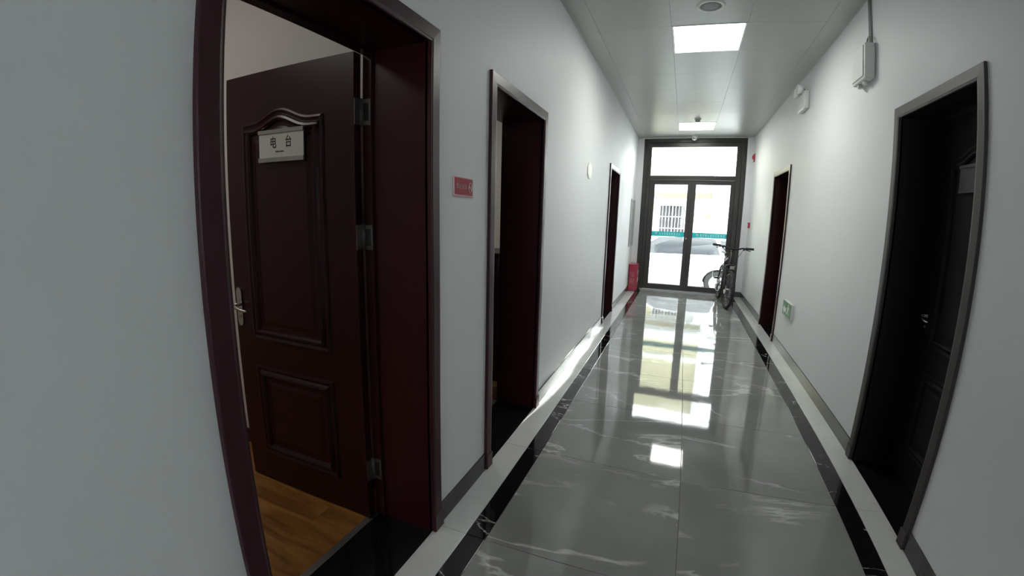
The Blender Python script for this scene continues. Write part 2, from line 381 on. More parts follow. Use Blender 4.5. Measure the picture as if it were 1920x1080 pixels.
# ceiling: slab with clip-in tiles
cl = MB().box(-WT, W+WT, YB, L+0.22, H+0.016, H+0.12).build('ceiling', 'ceilgap', kind='structure')
cxs = [0.0, 0.165, 0.770, 1.376, 1.981, W]; rp = 0.6435
cys = [3.903+rp*k for k in range(-12, 9)]
protos = {}
LAMP_ROWS = (0, 6)
for i in range(5):
    for k in range(-11, 9):
        y0 = 3.903+rp*k; y1 = y0+rp; y0 = max(y0, YB); y1 = min(y1, L)
        if y1-y0 < 0.03: continue
        if i == 2 and k in LAMP_ROWS: continue
        full = abs(y1-y0-rp) < 1e-6
        if full and i in protos:
            o = protos[i].copy(); COL.objects.link(o); o.parent = cl
            o.location = Vector(((cxs[i]+cxs[i+1])/2, (y0+y1)/2, H+0.0))-WL(cl)
        else:
            o = MB().box(cxs[i]+0.0008, cxs[i+1]-0.0008, y0+0.0008, y1-0.0008, H, H+0.015, 0.0007).build('ceiling_tile', 'ceiling', cl)
            if full: protos[i] = o
for sx, nm in ((0, 'trim_1'), (1, 'trim_2')):
    x = 0.0 if sx == 0 else W; d = 1 if sx == 0 else -1
    b = MB(); b.box(x, x+d*0.014, YB, L, H-0.002, H); b.box(x, x+d*0.002, YB, L, H-0.010, H); b.build(nm, 'trim', kind='structure')
MB().box(0, W, L-0.02, L, H-0.012, H, 0.002).build('trim_3', 'whitemetal', kind='structure')

# skirting
BB = 0.102
def skirt(side, segs):
    for y0, y1 in segs:
        x0, x1 = (0.0, 0.012) if side == 'left' else (W-0.012, W)
        MB().box(x0, x1, y0, y1, 0.0005, BB, 0.001).build('baseboard_'+side, 'skirt', kind='structure')
skirt('left', [(YB, 0.556), (1.525, 2.019), (2.961, 5.772), (6.697, L)])
skirt('right', [(YB, 2.020), (2.983, 5.826), (6.851, L)])
b = MB(); b.box(0.013, 0.118, L-0.012, L, 0.0005, BB, 0.001); b.box(2.036, W-0.013, L-0.012, L, 0.0005, BB, 0.001); b.build('baseboard_end', 'skirt', kind='structure')

# ------------------------------------------------------------------ timber doors
LEAF_W, LEAF_H, LEAF_T = 0.825, 2.075, 0.042
def arch_path(u0, u1, v0, v1, rise, n=22, half=0.19):
    pts = [(u0, v0), (u1, v0), (u1, v1)]; uc = (u0+u1)/2
    for k in range(n+1):
        u = u1+(u0-u1)*k/n; t = abs(u-uc)/half
        v = v1+(rise*0.5*(1+math.cos(PI*t)) if t < 1 else 0)
        pts.append((u, v))
    pts.append((u0, v1))
    out = []
    for p in pts:
        if not out or (Vector(p)-Vector(out[-1])).length > 1e-4: out.append(p)
    return out
def leaf_parts(parent, P, m, handle_u, lever_dir, sides=(-1,), plate=True):
    """P(u,v,d): u along width from hinge, v up, d out of the visible face"""
    lf = MB(); lf.prism([(0, 0), (LEAF_W, 0), (LEAF_W, LEAF_H), (0, LEAF_H)], P, 0, -LEAF_T)
    bmesh.ops.bevel(lf.bm, geom=lf.bm.edges[:], offset=0.002, segments=1, affect='EDGES')
    leaf = lf.build('door_leaf', m, parent)
    prof = [(0, 0), (0.004, 0.009), (0.012, 0.011), (0.020, 0.006), (0.026, 0.004), (0.036, 0.013), (0.046, 0.017), (0.055, 0.010), (0.060, 0.0)]
    for nm, path in (('upper', arch_path(0.165, 0.690, 0.80, 1.845, 0.050)), ('lower', [(0.165, 0.165), (0.690, 0.165), (0.690, 0.665), (0.165, 0.665)])):
        MB().sweep(path, P, prof).build('moulding', m, leaf)
        if nm == 'upper': ip = arch_path(0.262, 0.593, 0.90, 1.745, 0.05, half=0.15)
        else: ip = [(0.262, 0.265), (0.593, 0.265), (0.593, 0.565), (0.262, 0.565)]
        q = MB(); q.sweep(ip, P, [(-0.02, 0.0), (0.0, 0.006), (0.004, 0.007)])
        vs = [q.bm.verts.new(P(u, v, 0.0068)) for u, v in ip]; q.bm.faces.new(vs)
        q.build('raised_panel', m, leaf)
    # lever handle on backplate
    h = MB(); n = 10; ov = []
    uc, vc, hw, hh = handle_u, 0.955, 0.020, 0.100
    for k in range(n+1): a = PI*k/n; ov.append((uc+hw*math.cos(a), vc+hh-0.03+0.03*math.sin(a)))
    for k in range(n+1): a = PI+PI*k/n; ov.append((uc+hw*math.cos(a), vc-hh+0.03+0.03*math.sin(a)))
    h.prism(ov, P, 0, 0.007); bmesh.ops.bevel(h.bm, geom=[e for e in h.bm.edges if len(e.link_faces) == 2 and e.calc_face_angle(0) > 1.2], offset=0.003, segments=2, affect='EDGES')
    h.build('handle_plate', 'chrome', leaf, label='chrome rounded backplate')
    s = MB(); d = lever_dir
    s.tube([P(uc, vc+0.012, 0.0), P(uc, vc+0.012, 0.030), P(uc+d*0.004, vc+0.012, 0.046), P(uc+d*0.018, vc+0.011, 0.056), P(uc+d*0.045, vc+0.006, 0.058), P(uc+d*0.075, vc-0.002, 0.055), P(uc+d*0.105, vc-0.006, 0.052), P(uc+d*0.118, vc-0.004, 0.051)],
           [0.011, 0.009, 0.009, 0.0095, 0.009, 0.0085, 0.007, 0.003], 12)
    s.build('lever', 'chrome', leaf, label='chrome lever')
    MB().cyl(P(uc, vc-0.05, 0.006), P(uc, vc-0.05, 0.010), 0.008).build('keyhole', 'steel', leaf)
    return leaf
def nameplate(leaf, P, rot, body, caption, u0=0.262, u1=0.548, pm='plate'):
    z0, z1 = 1.672, 1.782
    def bx(a, b, c, d, e, f):
        m = MB(); m.prism([(a, c), (b, c), (b, d), (a, d)], P, e, f); return m
    pl = bx(u0, u1, z0, z1, 0.017, 0.0215).build('nameplate', pm, leaf, label='white nameplate reading %s in black' % body if body else 'dark grey nameplate')
    q = bx(u0-0.003, u1+0.003, z1-0.002, z1+0.014, 0.016, 0.026); q.bm.verts.ensure_lookup_table()
    b2 = bx(u0-0.003, u1+0.003, z0-0.018, z0+0.001, 0.016, 0.026)
    rm = 'alu' if pm == 'plate' else 'darkplate'
    q.build('nameplate_rail', rm, leaf, label='aluminium rail above the nameplate'); b2.build('nameplate_rail', rm, leaf, label='aluminium rail below the nameplate')
    if body:
        chars = body.split()
        for c, uu, sz in zip(chars, ((u0+u1)/2+0.047, (u0+u1)/2-0.052), (0.055, 0.055)):
            text('lettering', c, sz, P(uu, 1.736, 0.0219), rot, 'ink', leaf, sx=0.80, bold=0.00025)
        text('lettering', caption, 0.010, P((u0+u1)/2+0.005, 1.699, 0.0219), rot, 'ink', leaf)

def door_case(num, y0, y1, side, m_case, m_jamb, stone=True):
    xw = 0.0 if side < 0 else W; s = -side   # s: direction into the corridor
    root = thing('door_%d' % num, (xw, (y0+y1)/2, 0), kind='structure')
    prof = [(0, 0), (0, 0.014), (0.003, 0.0165), (0.052, 0.0175), (0.058, 0.0160), (CW-0.003, 0.0155), (CW, 0.0125), (CW, -0.01)]
    def strip(pts_fn, name):
        b = MB(); rings = []
        for t in (0, 1): rings.append([b.bm.verts.new(pts_fn(t, o, h)) for o, h in prof])
        for k in range(len(prof)-1): b.bm.faces.new((rings[0][k], rings[1][k], rings[1][k+1], rings[0][k+1]))
        b.bm.faces.new(rings[0][::-1]); b.bm.faces.new(rings[1])
        return b.build(name, m_case, root)
    strip(lambda t, o, h: Vector((xw+s*h, y0+o, 0.002 if t == 0 else DH-o)), 'casing')
    strip(lambda t, o, h: Vector((xw+s*h, y1-o, 0.002 if t == 0 else DH-o)), 'casing')
    strip(lambda t, o, h: Vector((xw+s*h, y0+o if t == 0 else y1-o, DH-o)), 'casing')
    # plinth feet of the casing
    for ya in (y0, y1-CW): MB().box(xw, xw+s*0.024, ya-0.002, ya+CW+0.002, 0.001, 0.085, 0.002).build('casing_foot', m_case, root)
    d0, d1 = (xw-s*0.0, xw-s*(WT+0.0))
    b = MB(); b.box(d0, d1, y0+CW-0.033, y0+CW, 0.0, DH-CW); b.build('jamb', m_jamb, root)
    b = MB(); b.box(d0, d1, y1-CW, y1-CW+0.033, 0.0, DH-CW); b.build('jamb', m_jamb, root)
    b = MB(); b.box(d0, d1, y0+CW-0.033, y1-CW+0.033, DH-CW, DH-CW+0.03); b.build('head_jamb', m_jamb, root)
    st = 0.30 if stone else 0.245
    MB().box(xw, xw-s*0.30, y0+CW, y1-CW, -0.012, 0.0, 0.0008).build('threshold', 'blackstone', root)
    MB().box(xw-s*0.3005, xw-s*0.335, y0+CW, y1-CW, -0.012, 0.003, 0.001).build('threshold_strip', 'steel', root)
    return root
# door stops
def stops(root, xa, xb, y0, y1, m):
    for ya, yb in ((y0+CW, y0+CW+0.013), (y1-CW-0.013, y1-CW)):
        MB().box(xa, xb, ya, yb, 0.004, DH-CW, 0.001).build('door_stop', m, root)
    MB().box(xa, xb, y0+CW+0.013, y1-CW-0.013, DH-CW-0.013, DH-CW, 0.001).build('door_stop', m, root)

# door 1: open into the office, leaf at right angles to the corridor
a0, a1 = DOORS['A']
dA = door_case(1, a0, a1, -1, M['lacquer_dull'], M['lacquer'])
stops(dA, -0.260, -0.304, a0, a1, 'lacquer')
YF = 1.402
PA = lambda u, v, d: Vector((-0.312-u, YF-d, 0.008+v))
PA2 = lambda u, v, d: Vector((-0.312-u, YF-d, 0.008+v))
leafA = leaf_parts(dA, PA, 'lacquer', 0.783, -1)
nameplate(leafA, PA, FACE_MY, '台 电'.replace('台 电', '电 台'), 'Radio Station')
for z0 in (1.795, 1.285, 0.205):
    b = MB(); b.box(-0.3045, -0.262, a1-CW-0.016, a1-CW-0.012, z0, z0+0.105, 0.001)
    b.box(-0.3125, -0.3085, YF+0.002, a1-CW-0.010, z0, z0+0.105); b.cyl((-0.307, a1-CW-0.018, z0-0.003), (-0.307, a1-CW-0.018, z0+0.108), 0.006)
    b.build('hinge', 'hinge', dA, label='steel butt hinge')
    MB().box(-0.296, -0.270, a1-CW-0.0170, a1-CW-0.0155, z0+0.018, z0+0.088).build('hinge_slot', 'darkplastic', dA)

# door 2: open, its leaf swung back out of sight behind the near jamb
b0, b1 = DOORS['B']
dB = door_case(2, b0, b1, -1, M['lacquer_dull'], M['lacquer'])
PB = lambda u, v, d: Vector((-0.345-u, b0+CW+0.045-d, 0.008+v))
leaf_parts(dB, PB, 'lacquer', 0.783, -1)
# door 3: closed, far left
c0, c1 = DOORS['C']
dC = door_case(3, c0, c1, -1, M['lacquer_dull'], M['lacquer'])
PC = lambda u, v, d: Vector((-0.25+d, c0+CW+0.001+u*(c1-c0-2*CW-0.002)/LEAF_W, 0.004+v*(DH-CW-0.006)/LEAF_H))
leaf_parts(dC, PC, 'lacquer', 0.06, 1)
# door 4: near right, closed dark door with a plate
d0_, d1_ = DOORS['D']
dD = door_case(4, d0_, d1_, 1, M['darkcasing'], M['darkdoor'])
PD = lambda u, v, d: Vector((W+0.245-d, d0_+CW+0.001+u*(d1_-d0_-2*CW-0.002)/LEAF_W, 0.004+v*(DH-CW-0.006)/LEAF_H))
lD = leaf_parts(dD, PD, 'darkdoor', LEAF_W-0.055, -1)
nameplate(lD, PD, ON_RIGHT, '', '', 0.27, 0.56, 'darkplate')
# door 5: far right, closed
e0, e1 = DOORS['E']
dE = door_case(5, e0, e1, 1, M['lacquer_dull'], M['lacquer'])
PE = lambda u, v, d: Vector((W+0.245-d, e0+CW+0.001+u*(e1-e0-2*CW-0.002)/LEAF_W, 0.004+v*(DH-CW-0.006)/LEAF_H))
leaf_parts(dE, PE, 'lacquer', LEAF_W-0.055, -1)

# ------------------------------------------------------------------ offices behind the left doors
b = MB(); b.box(-3.2, -WT, 1.63, 1.75, -0.1, H); b.build('wall_office_side', 'plaster', kind='structure')
b = MB(); b.box(-3.3, -3.2, -1.6, 5.3, -0.1, H); b.build('wall_office_back', 'plaster', kind='structure')
b = MB(); b.box(-3.2, -WT, -1.7, -1.6, -0.1, H); b.build('wall_office_near', 'plaster', kind='structure')
b = MB(); b.box(-3.2, -WT, 5.2, 5.3, -0.1, H); b.build('wall_office_far', 'plaster', kind='structure')
MB().box(-3.3, -WT, -1.7, 5.3, H, H+0.1).build('ceiling_office', 'plaster', kind='structure')
fo = MB().box(-3.2, -WT, -1.6, 1.63, -0.12, -0.012).build('floor_office', 'joint', kind='structure')
fb = MB().box(-3.2, -WT, 1.75, 5.2, -0.12, -0.012).build('floor_office_far', 'joint', kind='structure')
PW = 0.122; row = 0; proto = {}
def planks(flo, ya, yb, xa, xb):
    global row
    y = yb; row = 0
    while y-PW > ya:
        x = -WT+0.0; off = (0.0, -0.42, -0.21, -0.63)[row % 4]; first = True
        x1 = xb
        x0 = xb+off if off < 0 else xb-0.9
        if off < 0: x0 = xb+off
        while x1 > xa:
            x0 = max(x0, xa); ln_ = round(x1-x0, 4)
            if ln_ > 0.03:
                if ln_ in proto:
                    o = proto[ln_].copy(); COL.objects.link(o); o.parent = flo
                    o.location = Vector(((x0+x1)/2, y-PW/2, -0.0115))-WL(flo)
                else:
                    o = MB().box(x0+0.0006, x1-0.0006, y-PW+0.0006, y-0.0006, -0.0115, 0.0, 0.001).build('plank', 'plank', flo); proto[ln_] = o
            x1 = x0; x0 = x1-0.9
        y -= PW; row += 1
planks(fo, -1.6, 1.63, -3.2, -0.336)
planks(fb, 1.75, 5.2, -3.2, -0.336)
MB().box(-3.2, -WT, 1.615, 1.63, 0.0, 0.09, 0.002).build('baseboard_office', 'lacquer', kind='structure')
def office_fill(x, y, lab):  # unseen glowing panel, added to brighten an office interior
    t = thing('ceiling_panel_light', (x, y, H-0.03), lab, 'light')
    b = MB(); b.box(x-0.3, x+0.3, y-0.3, y-0.285, H-0.03, H-0.001); b.box(x-0.3, x+0.3, y+0.285, y+0.3, H-0.03, H-0.001)
    b.box(x-0.3, x-0.285, y-0.285, y+0.285, H-0.03, H-0.001); b.box(x+0.285, x+0.3, y-0.285, y+0.285, H-0.03, H-0.001); b.build('lamp_frame', 'whitemetal', t)
    MB().box(x-0.285, x+0.285, y-0.285, y+0.285, H-0.025, H-0.02).build('diffuser', 'fillroom', t)
office_fill(-1.75, 0.25, 'added square fill light inside the first office on the left, out of view')
office_fill(-1.6, 3.4, 'added square fill light inside the second office on the left, out of view')

# dark cabinet glimpsed through the second door
t = thing('cabinet', (-0.86, 3.30, 0), 'dark wooden cabinet glimpsed through the second doorway on the left', 'cabinet')
MB().box(-1.33, -0.40, 3.10, 3.55, 0.06, 1.12, 0.006).build('body', 'furn', t)
MB().box(-1.35, -0.38, 3.06, 3.57, 1.12, 1.15, 0.006).build('top', 'furn', t)
MB().box(-1.31, -0.42, 3.13, 3.53, 0.0, 0.06).build('plinth', 'furn', t)
for xa in (-1.325, -0.862):
    d = MB().box(xa, xa+0.458, 3.08, 3.10, 0.08, 1.10, 0.004).build('cabinet_door', 'furn', t)
    xh = xa+0.05 if xa < -1 else xa+0.40
    MB().tube([(xh, 3.08, 0.84), (xh, 3.05, 0.85), (xh, 3.05, 1.02), (xh, 3.08, 1.03)], 0.006).build('pull', 'chrome', d)
t = thing('wooden_step', (-0.44, 2.98, 0), 'low pale wooden step just inside the second doorway', 'step')
MB().box(-0.60, -0.34, 2.93, 3.045, 0.075, 0.095, 0.004).build('tread', 'yellowwood', t)
for x in (-0.58, -0.36): MB().box(x-0.012, x+0.012, 2.94, 3.035, 0.0, 0.076, 0.002).build('leg', 'yellowwood', t)

# ------------------------------------------------------------------ glazed entrance at the end of the corridor
dF = thing('door_6', (1.08, L+0.06, 0), kind='structure')
def fr(x0, x1, z0, z1, y0=L+0.02, y1=L+0.13, m='alu_dark', par=None, nm='frame_member', bev=0.003, **k):
    return MB().box(x0, x1, y0, y1, z0, z1, bev).build(nm, m, par or dF, **k)
fr(0.118, 0.200, 0.0, 3.041, L-0.005, L+0.16); fr(1.955, 2.036, 0.0, 3.041, L-0.005, L+0.16); fr(0.200, 1.955, 2.962, 3.041, L-0.005, L+0.16)
fr(0.200, 0.262, 0.0, 2.962); fr(1.865, 1.955, 0.0, 2.962); fr(0.262, 1.865, 2.888, 2.962)
fr(0.262, 1.865, 2.238, 2.318)
fr(0.262, 1.865, 2.318, 2.326, L+0.03, L+0.05, 'alu_dark2', nm='glazing_bead'); fr(0.262, 1.865, 2.880, 2.888, L+0.03, L+0.05, 'alu_dark2', nm='glazing_bead')
fr(0.262, 0.270, 2.326, 2.880, L+0.03, L+0.05, 'alu_dark2', nm='glazing_bead'); fr(1.857, 1.865, 2.326, 2.880, L+0.03, L+0.05, 'alu_dark2', nm='glazing_bead')
fr(0.230, 1.93, 2.234, 2.243, L+0.0, L+0.02, 'alu_dark2', nm='drip_rail')
MB().box(0.265, 1.862, L+0.055, L+0.061, 2.32, 2.886).build('transom_pane', 'glass', dF)
fr(0.2, 1.955, -0.01, 0.022, L-0.01, L+0.14, 'steel', nm='sill')
def end_leaf(x0, x1, meet):
    g0, g1 = (0.362, 1.002) if meet > 0 else (1.147, 1.796)
    lf = MB()
    lf.box(x0, g0, L+0.03, L+0.085, 0.026, 2.234, 0.003); lf.box(g1, x1, L+0.03, L+0.085, 0.026, 2.234, 0.003)
    lf.box(g0, g1, L+0.03, L+0.085, 0.026, 0.128, 0.003); lf.box(g0, g1, L+0.03, L+0.085, 2.155, 2.234, 0.003)
    leaf = lf.build('door_leaf', 'alu_dark', dF)
    for q in ((g0, g0+0.007, 0.128, 2.155), (g1-0.007, g1, 0.128, 2.155), (g0+0.007, g1-0.007, 0.128, 0.135), (g0+0.007, g1-0.007, 2.148, 2.155)):
        MB().box(q[0], q[1], L+0.036, L+0.052, q[2], q[3], 0.001).build('glazing_bead', 'alu_dark2', leaf)
    MB().box(g0, g1, L+0.055, L+0.061, 0.128, 2.155).build('pane', 'glass', leaf)
    bd = MB().box(g0+0.001, g1-0.001, L+0.0525, L+0.0545, 1.118, 1.215).build('film_band', 'teal', leaf, label='teal film band with white lettering')
    # unreadable white characters: clusters of strokes
    b = MB(); rnd = random.Random(3 if meet > 0 else 4); x = g0+0.155
    while x < g1-0.07:
        w_ = 0.034
        for r in range(3): b.box(x, x+w_*rnd.uniform(.7, 1), L+0.0512, L+0.0522, 1.142+r*0.020, 1.150+r*0.020)
        b.box(x+w_*rnd.uniform(.2, .7), x+w_*0.75, L+0.0509, L+0.0511, 1.140, 1.192); b.box(x+0.003, x+0.008, L+0.0509, L+0.0511, 1.145, 1.185)
        x += 0.047
    b.build('lettering', 'tealink', leaf, kind='stuff')
    b = MB(); b.lathe([(0, 0), (0.027, 0), (0.027, 0.001), (0, 0.001)], (g0+0.095, L+0.0515, 1.167), 'Y', 20, -1); b.build('emblem', 'tealink', leaf)
    b = MB(); b.box(g0+0.085, g0+0.110, L+0.0500, L+0.0503, 1.160, 1.170); b.build('emblem_mark', 'pinkish', leaf)
    return leaf
l1 = end_leaf(0.263, 1.0715, 1); l2 = end_leaf(1.0725, 1.864, -1)
MB().box(1.055, 1.090, L+0.0855, L+0.092, 0.03, 2.23, 0.001).build('meeting_cover', 'alu_dark', l1)
b = MB(); b.lathe([(0, 0.010), (0.011, 0.010), (0.016, 0.006), (0.016, 0)], (1.040, L+0.03, 1.085), 'Y', 20, -1); b.build('lock', 'chrome', l1, label='round chrome lock cylinder')

# ------------------------------------------------------------------ things on the left wall
t = thing('no_smoking_sign', (0.001, 1.749, 1.523), 'red no-smoking sign on the left wall between the first two doors', 'sign')
MB().box(0.0005, 0.006, 1.660, 1.838, 1.521, 1.607, 0.001).build('acrylic_back', 'acrylic', t, label='clear acrylic backing')
MB().box(0.006, 0.0075, 1.665, 1.833, 1.530, 1.603, 0.0005).build('sign_face', 'red', t)
text('lettering', '禁止吸烟', 0.026, (0.0078, 1.727, 1.565), ON_LEFT, 'pinkish', t)
b = MB(); b.tube([(0.0083, 1.808+0.015*math.cos(a*PI/12), 1.566+0.021*math.sin(a*PI/12)) for a in range(24)], 0.0016, 6, True)
b.box(0.0078, 0.0088, 1.799, 1.817, 1.565, 1.568); b.tube([(0.0085, 1.799, 1.578), (0.0085, 1.817, 1.553)], 0.0014, 6); b.build('no_smoking_mark', 'whiteink', t)

def octagon(cy, cz, r): return [(cy+r*math.cos(PI/8+k*PI/4)*1.35, cz+r*math.sin(PI/8+k*PI/4)) for k in range(8)]
t = thing('octagonal_plate', (0, 4.49, 1.84), 'pale green octagonal plate high on the left wall past the second door', 'plate')
FL = lambda u, v, d: Vector((d, u, v))
MB().prism(octagon(4.49, 1.922, 0.083), FL, 0.0005, 0.008).build('plate_body', 'lumi', t)
MB().prism(octagon(4.49, 1.922, 0.066), FL, 0.008, 0.0095).build('plate_face', 'lumi', t)

t = thing('distribution_panel', (0, 8.73, 0.92), 'flush grey metal electrical panel on the left wall near the entrance', 'panel')
b = MB(); b.box(0.0005, 0.022, 8.42, 8.45, 0.92, 1.82, 0.002); b.box(0.0005, 0.022, 8.99, 9.02, 0.92, 1.82, 0.002); b.box(0.0005, 0.022, 8.45, 8.99, 0.92, 0.95, 0.002); b.box(0.0005, 0.022, 8.45, 8.99, 1.79, 1.82, 0.002)
b.build('panel_frame', 'alu', t)
MB().box(0.0005, 0.014, 8.452, 8.988, 0.952, 1.788, 0.002).build('panel_door', 'greymetal', t)
MB().box(0.014, 0.030, 8.48, 8.50, 1.30, 1.42, 0.004).build('latch', 'chrome', t)

t = thing('fire_extinguisher_box', (0.10, 8.93, 0), 'red metal fire extinguisher box standing on the floor beside the glass entrance', 'box')
MB().box(0.015, 0.172, 8.770, 9.110, 0.010, 0.525, 0.004).build('body', 'boxred', t)
MB().box(0.012, 0.176, 8.765, 9.115, 0.525, 0.548, 0.004).build('lid', 'boxred', t)
for x in (0.03, 0.13):
    for y in (8.79, 9.07): MB().box(x, x+0.025, y, y+0.025, 0.0, 0.011).build('foot', 'darkplastic', t)
MB().box(0.172, 0.176, 8.785, 9.095, 0.03, 0.505, 0.001).build('front_door', 'boxred', t)
text('lettering', '灭火', 0.10, (0.1765, 8.94, 0.36), ON_LEFT, 'whiteink', t); text('lettering', '器箱', 0.10, (0.1765, 8.94, 0.22), ON_LEFT, 'whiteink', t)
b = MB(); rnd = random.Random(9)
for z0, n in ((0.33, 3), (0.16, 5)):
    for k in range(n): b.box(0.035, 0.035+rnd.uniform(0.08, 0.11), 8.7685, 8.7695, z0+k*0.024, z0+k*0.024+0.009)
b.box(0.06, 0.115, 8.7685, 8.7695, 0.300, 0.315); b.build('printed_instructions', 'pinkish', t, kind='stuff')

# ------------------------------------------------------------------ things on the right wall
t = thing('wall_box', (W, 3.50, 2.43), 'white surface-mounted electrical box below a conduit above the near right door', 'box')
b = MB(); b.box(W-0.075, W-0.0005, 3.345, 3.60, 2.445, 2.69, 0.012); b.build('housing', 'whiteplastic', t)
MB().box(W-0.083, W-0.075, 3.365, 3.585, 2.465, 2.675, 0.003).build('cover', 'whitemetal', t)
for y in (3.43, 3.53): MB().cyl((W-0.04, y, 2.42), (W-0.04, y, 2.447), 0.018).build('cable_gland', 'whiteplastic', t)
b = MB(); b.tube([(W-0.03, 3.400+0.026*math.cos(a*PI/10), 2.715+0.026*math.sin(a*PI/10)) for a in range(20)], 0.006, 8, True); b.build('conduit_ring', 'greyplastic', t)
b = MB(); b.tube([(W-0.012, 3.415, 2.70), (W-0.012, 3.415, H-0.004)], 0.011, 12)
o = b.build('conduit', 'greyplastic'); o['label'] = 'grey conduit running down the right wall from the ceiling to the white box'; o['category'] = 'conduit'

t = thing('emergency_light', (W, 5.32, 2.64), 'white twin-head emergency light high on the right wall', 'light')
MB().box(W-0.055, W-0.0005, 5.16, 5.46, 2.66, 2.85, 0.014).build('housing', 'whiteplastic', t)
for y in (5.22, 5.40):
    h = MB().tube([(W-0.03, y, 2.85), (W-0.05, y, 2.88), (W-0.075, y, 2.885)], 0.008, 8).build('lamp_arm', 'greyplastic', t)
    b = MB(); b.lathe([(0, 0.055), (0.03, 0.05), (0.045, 0.03), (0.050, 0.0), (0.040, -0.012), (0, -0.012)], (W-0.105, y, 2.87), 'X', 20, -1 if False else 1); b.build('lamp_head', 'whitemetal', t)
    b = MB(); b.lathe([(0, 0), (0.038, 0), (0.034, 0.008), (0, 0.012)], (W-0.117, y, 2.87), 'X', 20, -1); b.build('lens', 'plate', t)

t = thing('exit_sign', (W, 5.20, 0.44), 'small green evacuation sign with white arrow low on the right wall', 'sign')
MB().box(W-0.028, W-0.0005, 5.01, 5.40, 0.450, 0.615, 0.004).build('housing', 'whiteplastic', t)
MB().box(W-0.032, W-0.028, 5.02, 5.39, 0.456, 0.609, 0.001).build('sign_face', 'green', t)
b = MB()
F = lambda u, v, d: Vector((W-0.032-d, 5.39-u, 0.456+v))   # u runs towards the camera
b.prism([(0.03, 0.060), (0.09, 0.115), (0.09, 0.085), (0.17, 0.085), (0.17, 0.040), (0.09, 0.040), (0.09, 0.010)], F, 0, 0.0015)
b.prism([(0.235, 0.075), (0.262, 0.078), (0.272, 0.110), (0.245, 0.116)], F, 0, 0.0015)
b.prism([(0.250, 0.120), (0.268, 0.120), (0.272, 0.136), (0.262, 0.145), (0.248, 0.138)], F, 0, 0.0015)
b.prism([(0.235, 0.075), (0.250, 0.076), (0.225, 0.040), (0.195, 0.020), (0.188, 0.030), (0.212, 0.048)], F, 0, 0.0015)
b.prism([(0.248, 0.076), (0.262, 0.078), (0.285, 0.050), (0.305, 0.046), (0.303, 0.035), (0.278, 0.038)], F, 0, 0.0015)
b.prism([(0.245, 0.112), (0.250, 0.100), (0.222, 0.086), (0.213, 0.096)], F, 0, 0.0015)
b.prism([(0.270, 0.110), (0.268, 0.098), (0.292, 0.082), (0.300, 0.090)], F, 0, 0.0015)
b.build('pictogram', 'whiteink', t)

t = thing('alarm_sounder', (W, 8.97, 2.56), 'red fire alarm sounder high on the right wall near the entrance', 'alarm')
b = MB(); b.lathe([(0, 0.045), (0.03, 0.042), (0.045, 0.02), (0.052, 0.0)], (W, 8.97, 2.66), 'X', 24, -1); b.build('horn', 'boxred', t)
MB().box(W-0.02, W-0.0005, 8.91, 9.03, 2.57, 2.72, 0.004).build('base', 'boxred', t)
MB().box(W-0.035, W-0.02, 8.94, 9.0, 2.575, 2.60, 0.003).build('strobe', 'whiteplastic', t)
t = thing('call_point', (W, 8.92, 1.35), 'small red manual call point on the right wall near the entrance', 'alarm')
MB().box(W-0.035, W-0.0005, 8.865, 8.975, 1.352, 1.456, 0.005).build('housing', 'boxred', t)
MB().box(W-0.038, W-0.035, 8.885, 8.955, 1.375, 1.435, 0.001).build('press_plate', 'whiteplastic', t)

# ------------------------------------------------------------------ ceiling fittings
def panel_light(y0, lab):
    x0, x1 = 0.772, 1.374; y1 = y0+0.640
    t = thing('ceiling_panel_light', ((x0+x1)/2, (y0+y1)/2, H), lab, 'light', 'square ceiling panels')
    b = MB(); f = 0.016
    b.box(x0, x0+f, y0, y1, H-0.004, H+0.014, 0.001); b.box(x1-f, x1, y0, y1, H-0.004, H+0.014, 0.001); b.box(x0+f, x1-f, y0, y0+f, H-0.004, H+0.014, 0.001); b.box(x0+f, x1-f, y1-f, y1, H-0.004, H+0.014, 0.001)
    b.build('lamp_frame', 'whitemetal', t)
    MB().box(x0+f, x1-f, y0+f, y1-f, H+0.002, H+0.006).build('diffuser', 'led', t)
panel_light(3.905, 'lit square ceiling panel, the nearer of the two')
panel_light(3.905+6*rp, 'lit square ceiling panel, the farther one close to the entrance')

t = thing('ceiling_speaker', (1.07, 3.565, H-0.01), 'round recessed ceiling speaker just in front of the nearer light panel', 'speaker')
b = MB(); b.lathe([(0.078, 0.0), (0.080, -0.010), (0.095, -0.010), (0.106, -0.004), (0.108, 0.001)], (1.07, 3.565, H), 'Z', 40); b.build('rim', 'whiteplastic', t)
b = MB(); b.lathe([(0, -0.007), (0.05, -0.006), (0.079, -0.003), (0.079, 0.0)], (1.07, 3.565, H), 'Z', 40); b.build('grille', 'grille', t)
t = thing('smoke_detector', (1.072, 7.50, H-0.05), 'small round grey smoke detector beside the farther light panel', 'detector')
b = MB(); b.lathe([(0.052, 0.0), (0.052, -0.012), (0.040, -0.018), (0.0, -0.018)], (1.072, 7.50, H), 'Z', 28); b.build('base', 'whiteplastic', t)
b = MB(); b.lathe([(0.036, -0.018), (0.038, -0.038), (0.026, -0.050), (0.0, -0.052)], (1.072, 7.50, H), 'Z', 28); b.build('sensor_head', 'greyplastic', t)
t = thing('dome_camera', (1.058, 8.95, H-0.085), 'small white dome camera on the ceiling right above the glass entrance', 'camera')
b = MB(); b.lathe([(0.058, 0.0), (0.060, -0.018), (0.052, -0.030), (0.0, -0.030)], (1.058, 8.95, H), 'Z', 28); b.build('base', 'whiteplastic', t)
b = MB(); b.lathe([(0.046, -0.030), (0.050, -0.045), (0.047, -0.064), (0.034, -0.080), (0.016, -0.088), (0.0, -0.090)], (1.058, 8.95, H), 'Z', 28); b.build('dome', 'whitemetal', t)
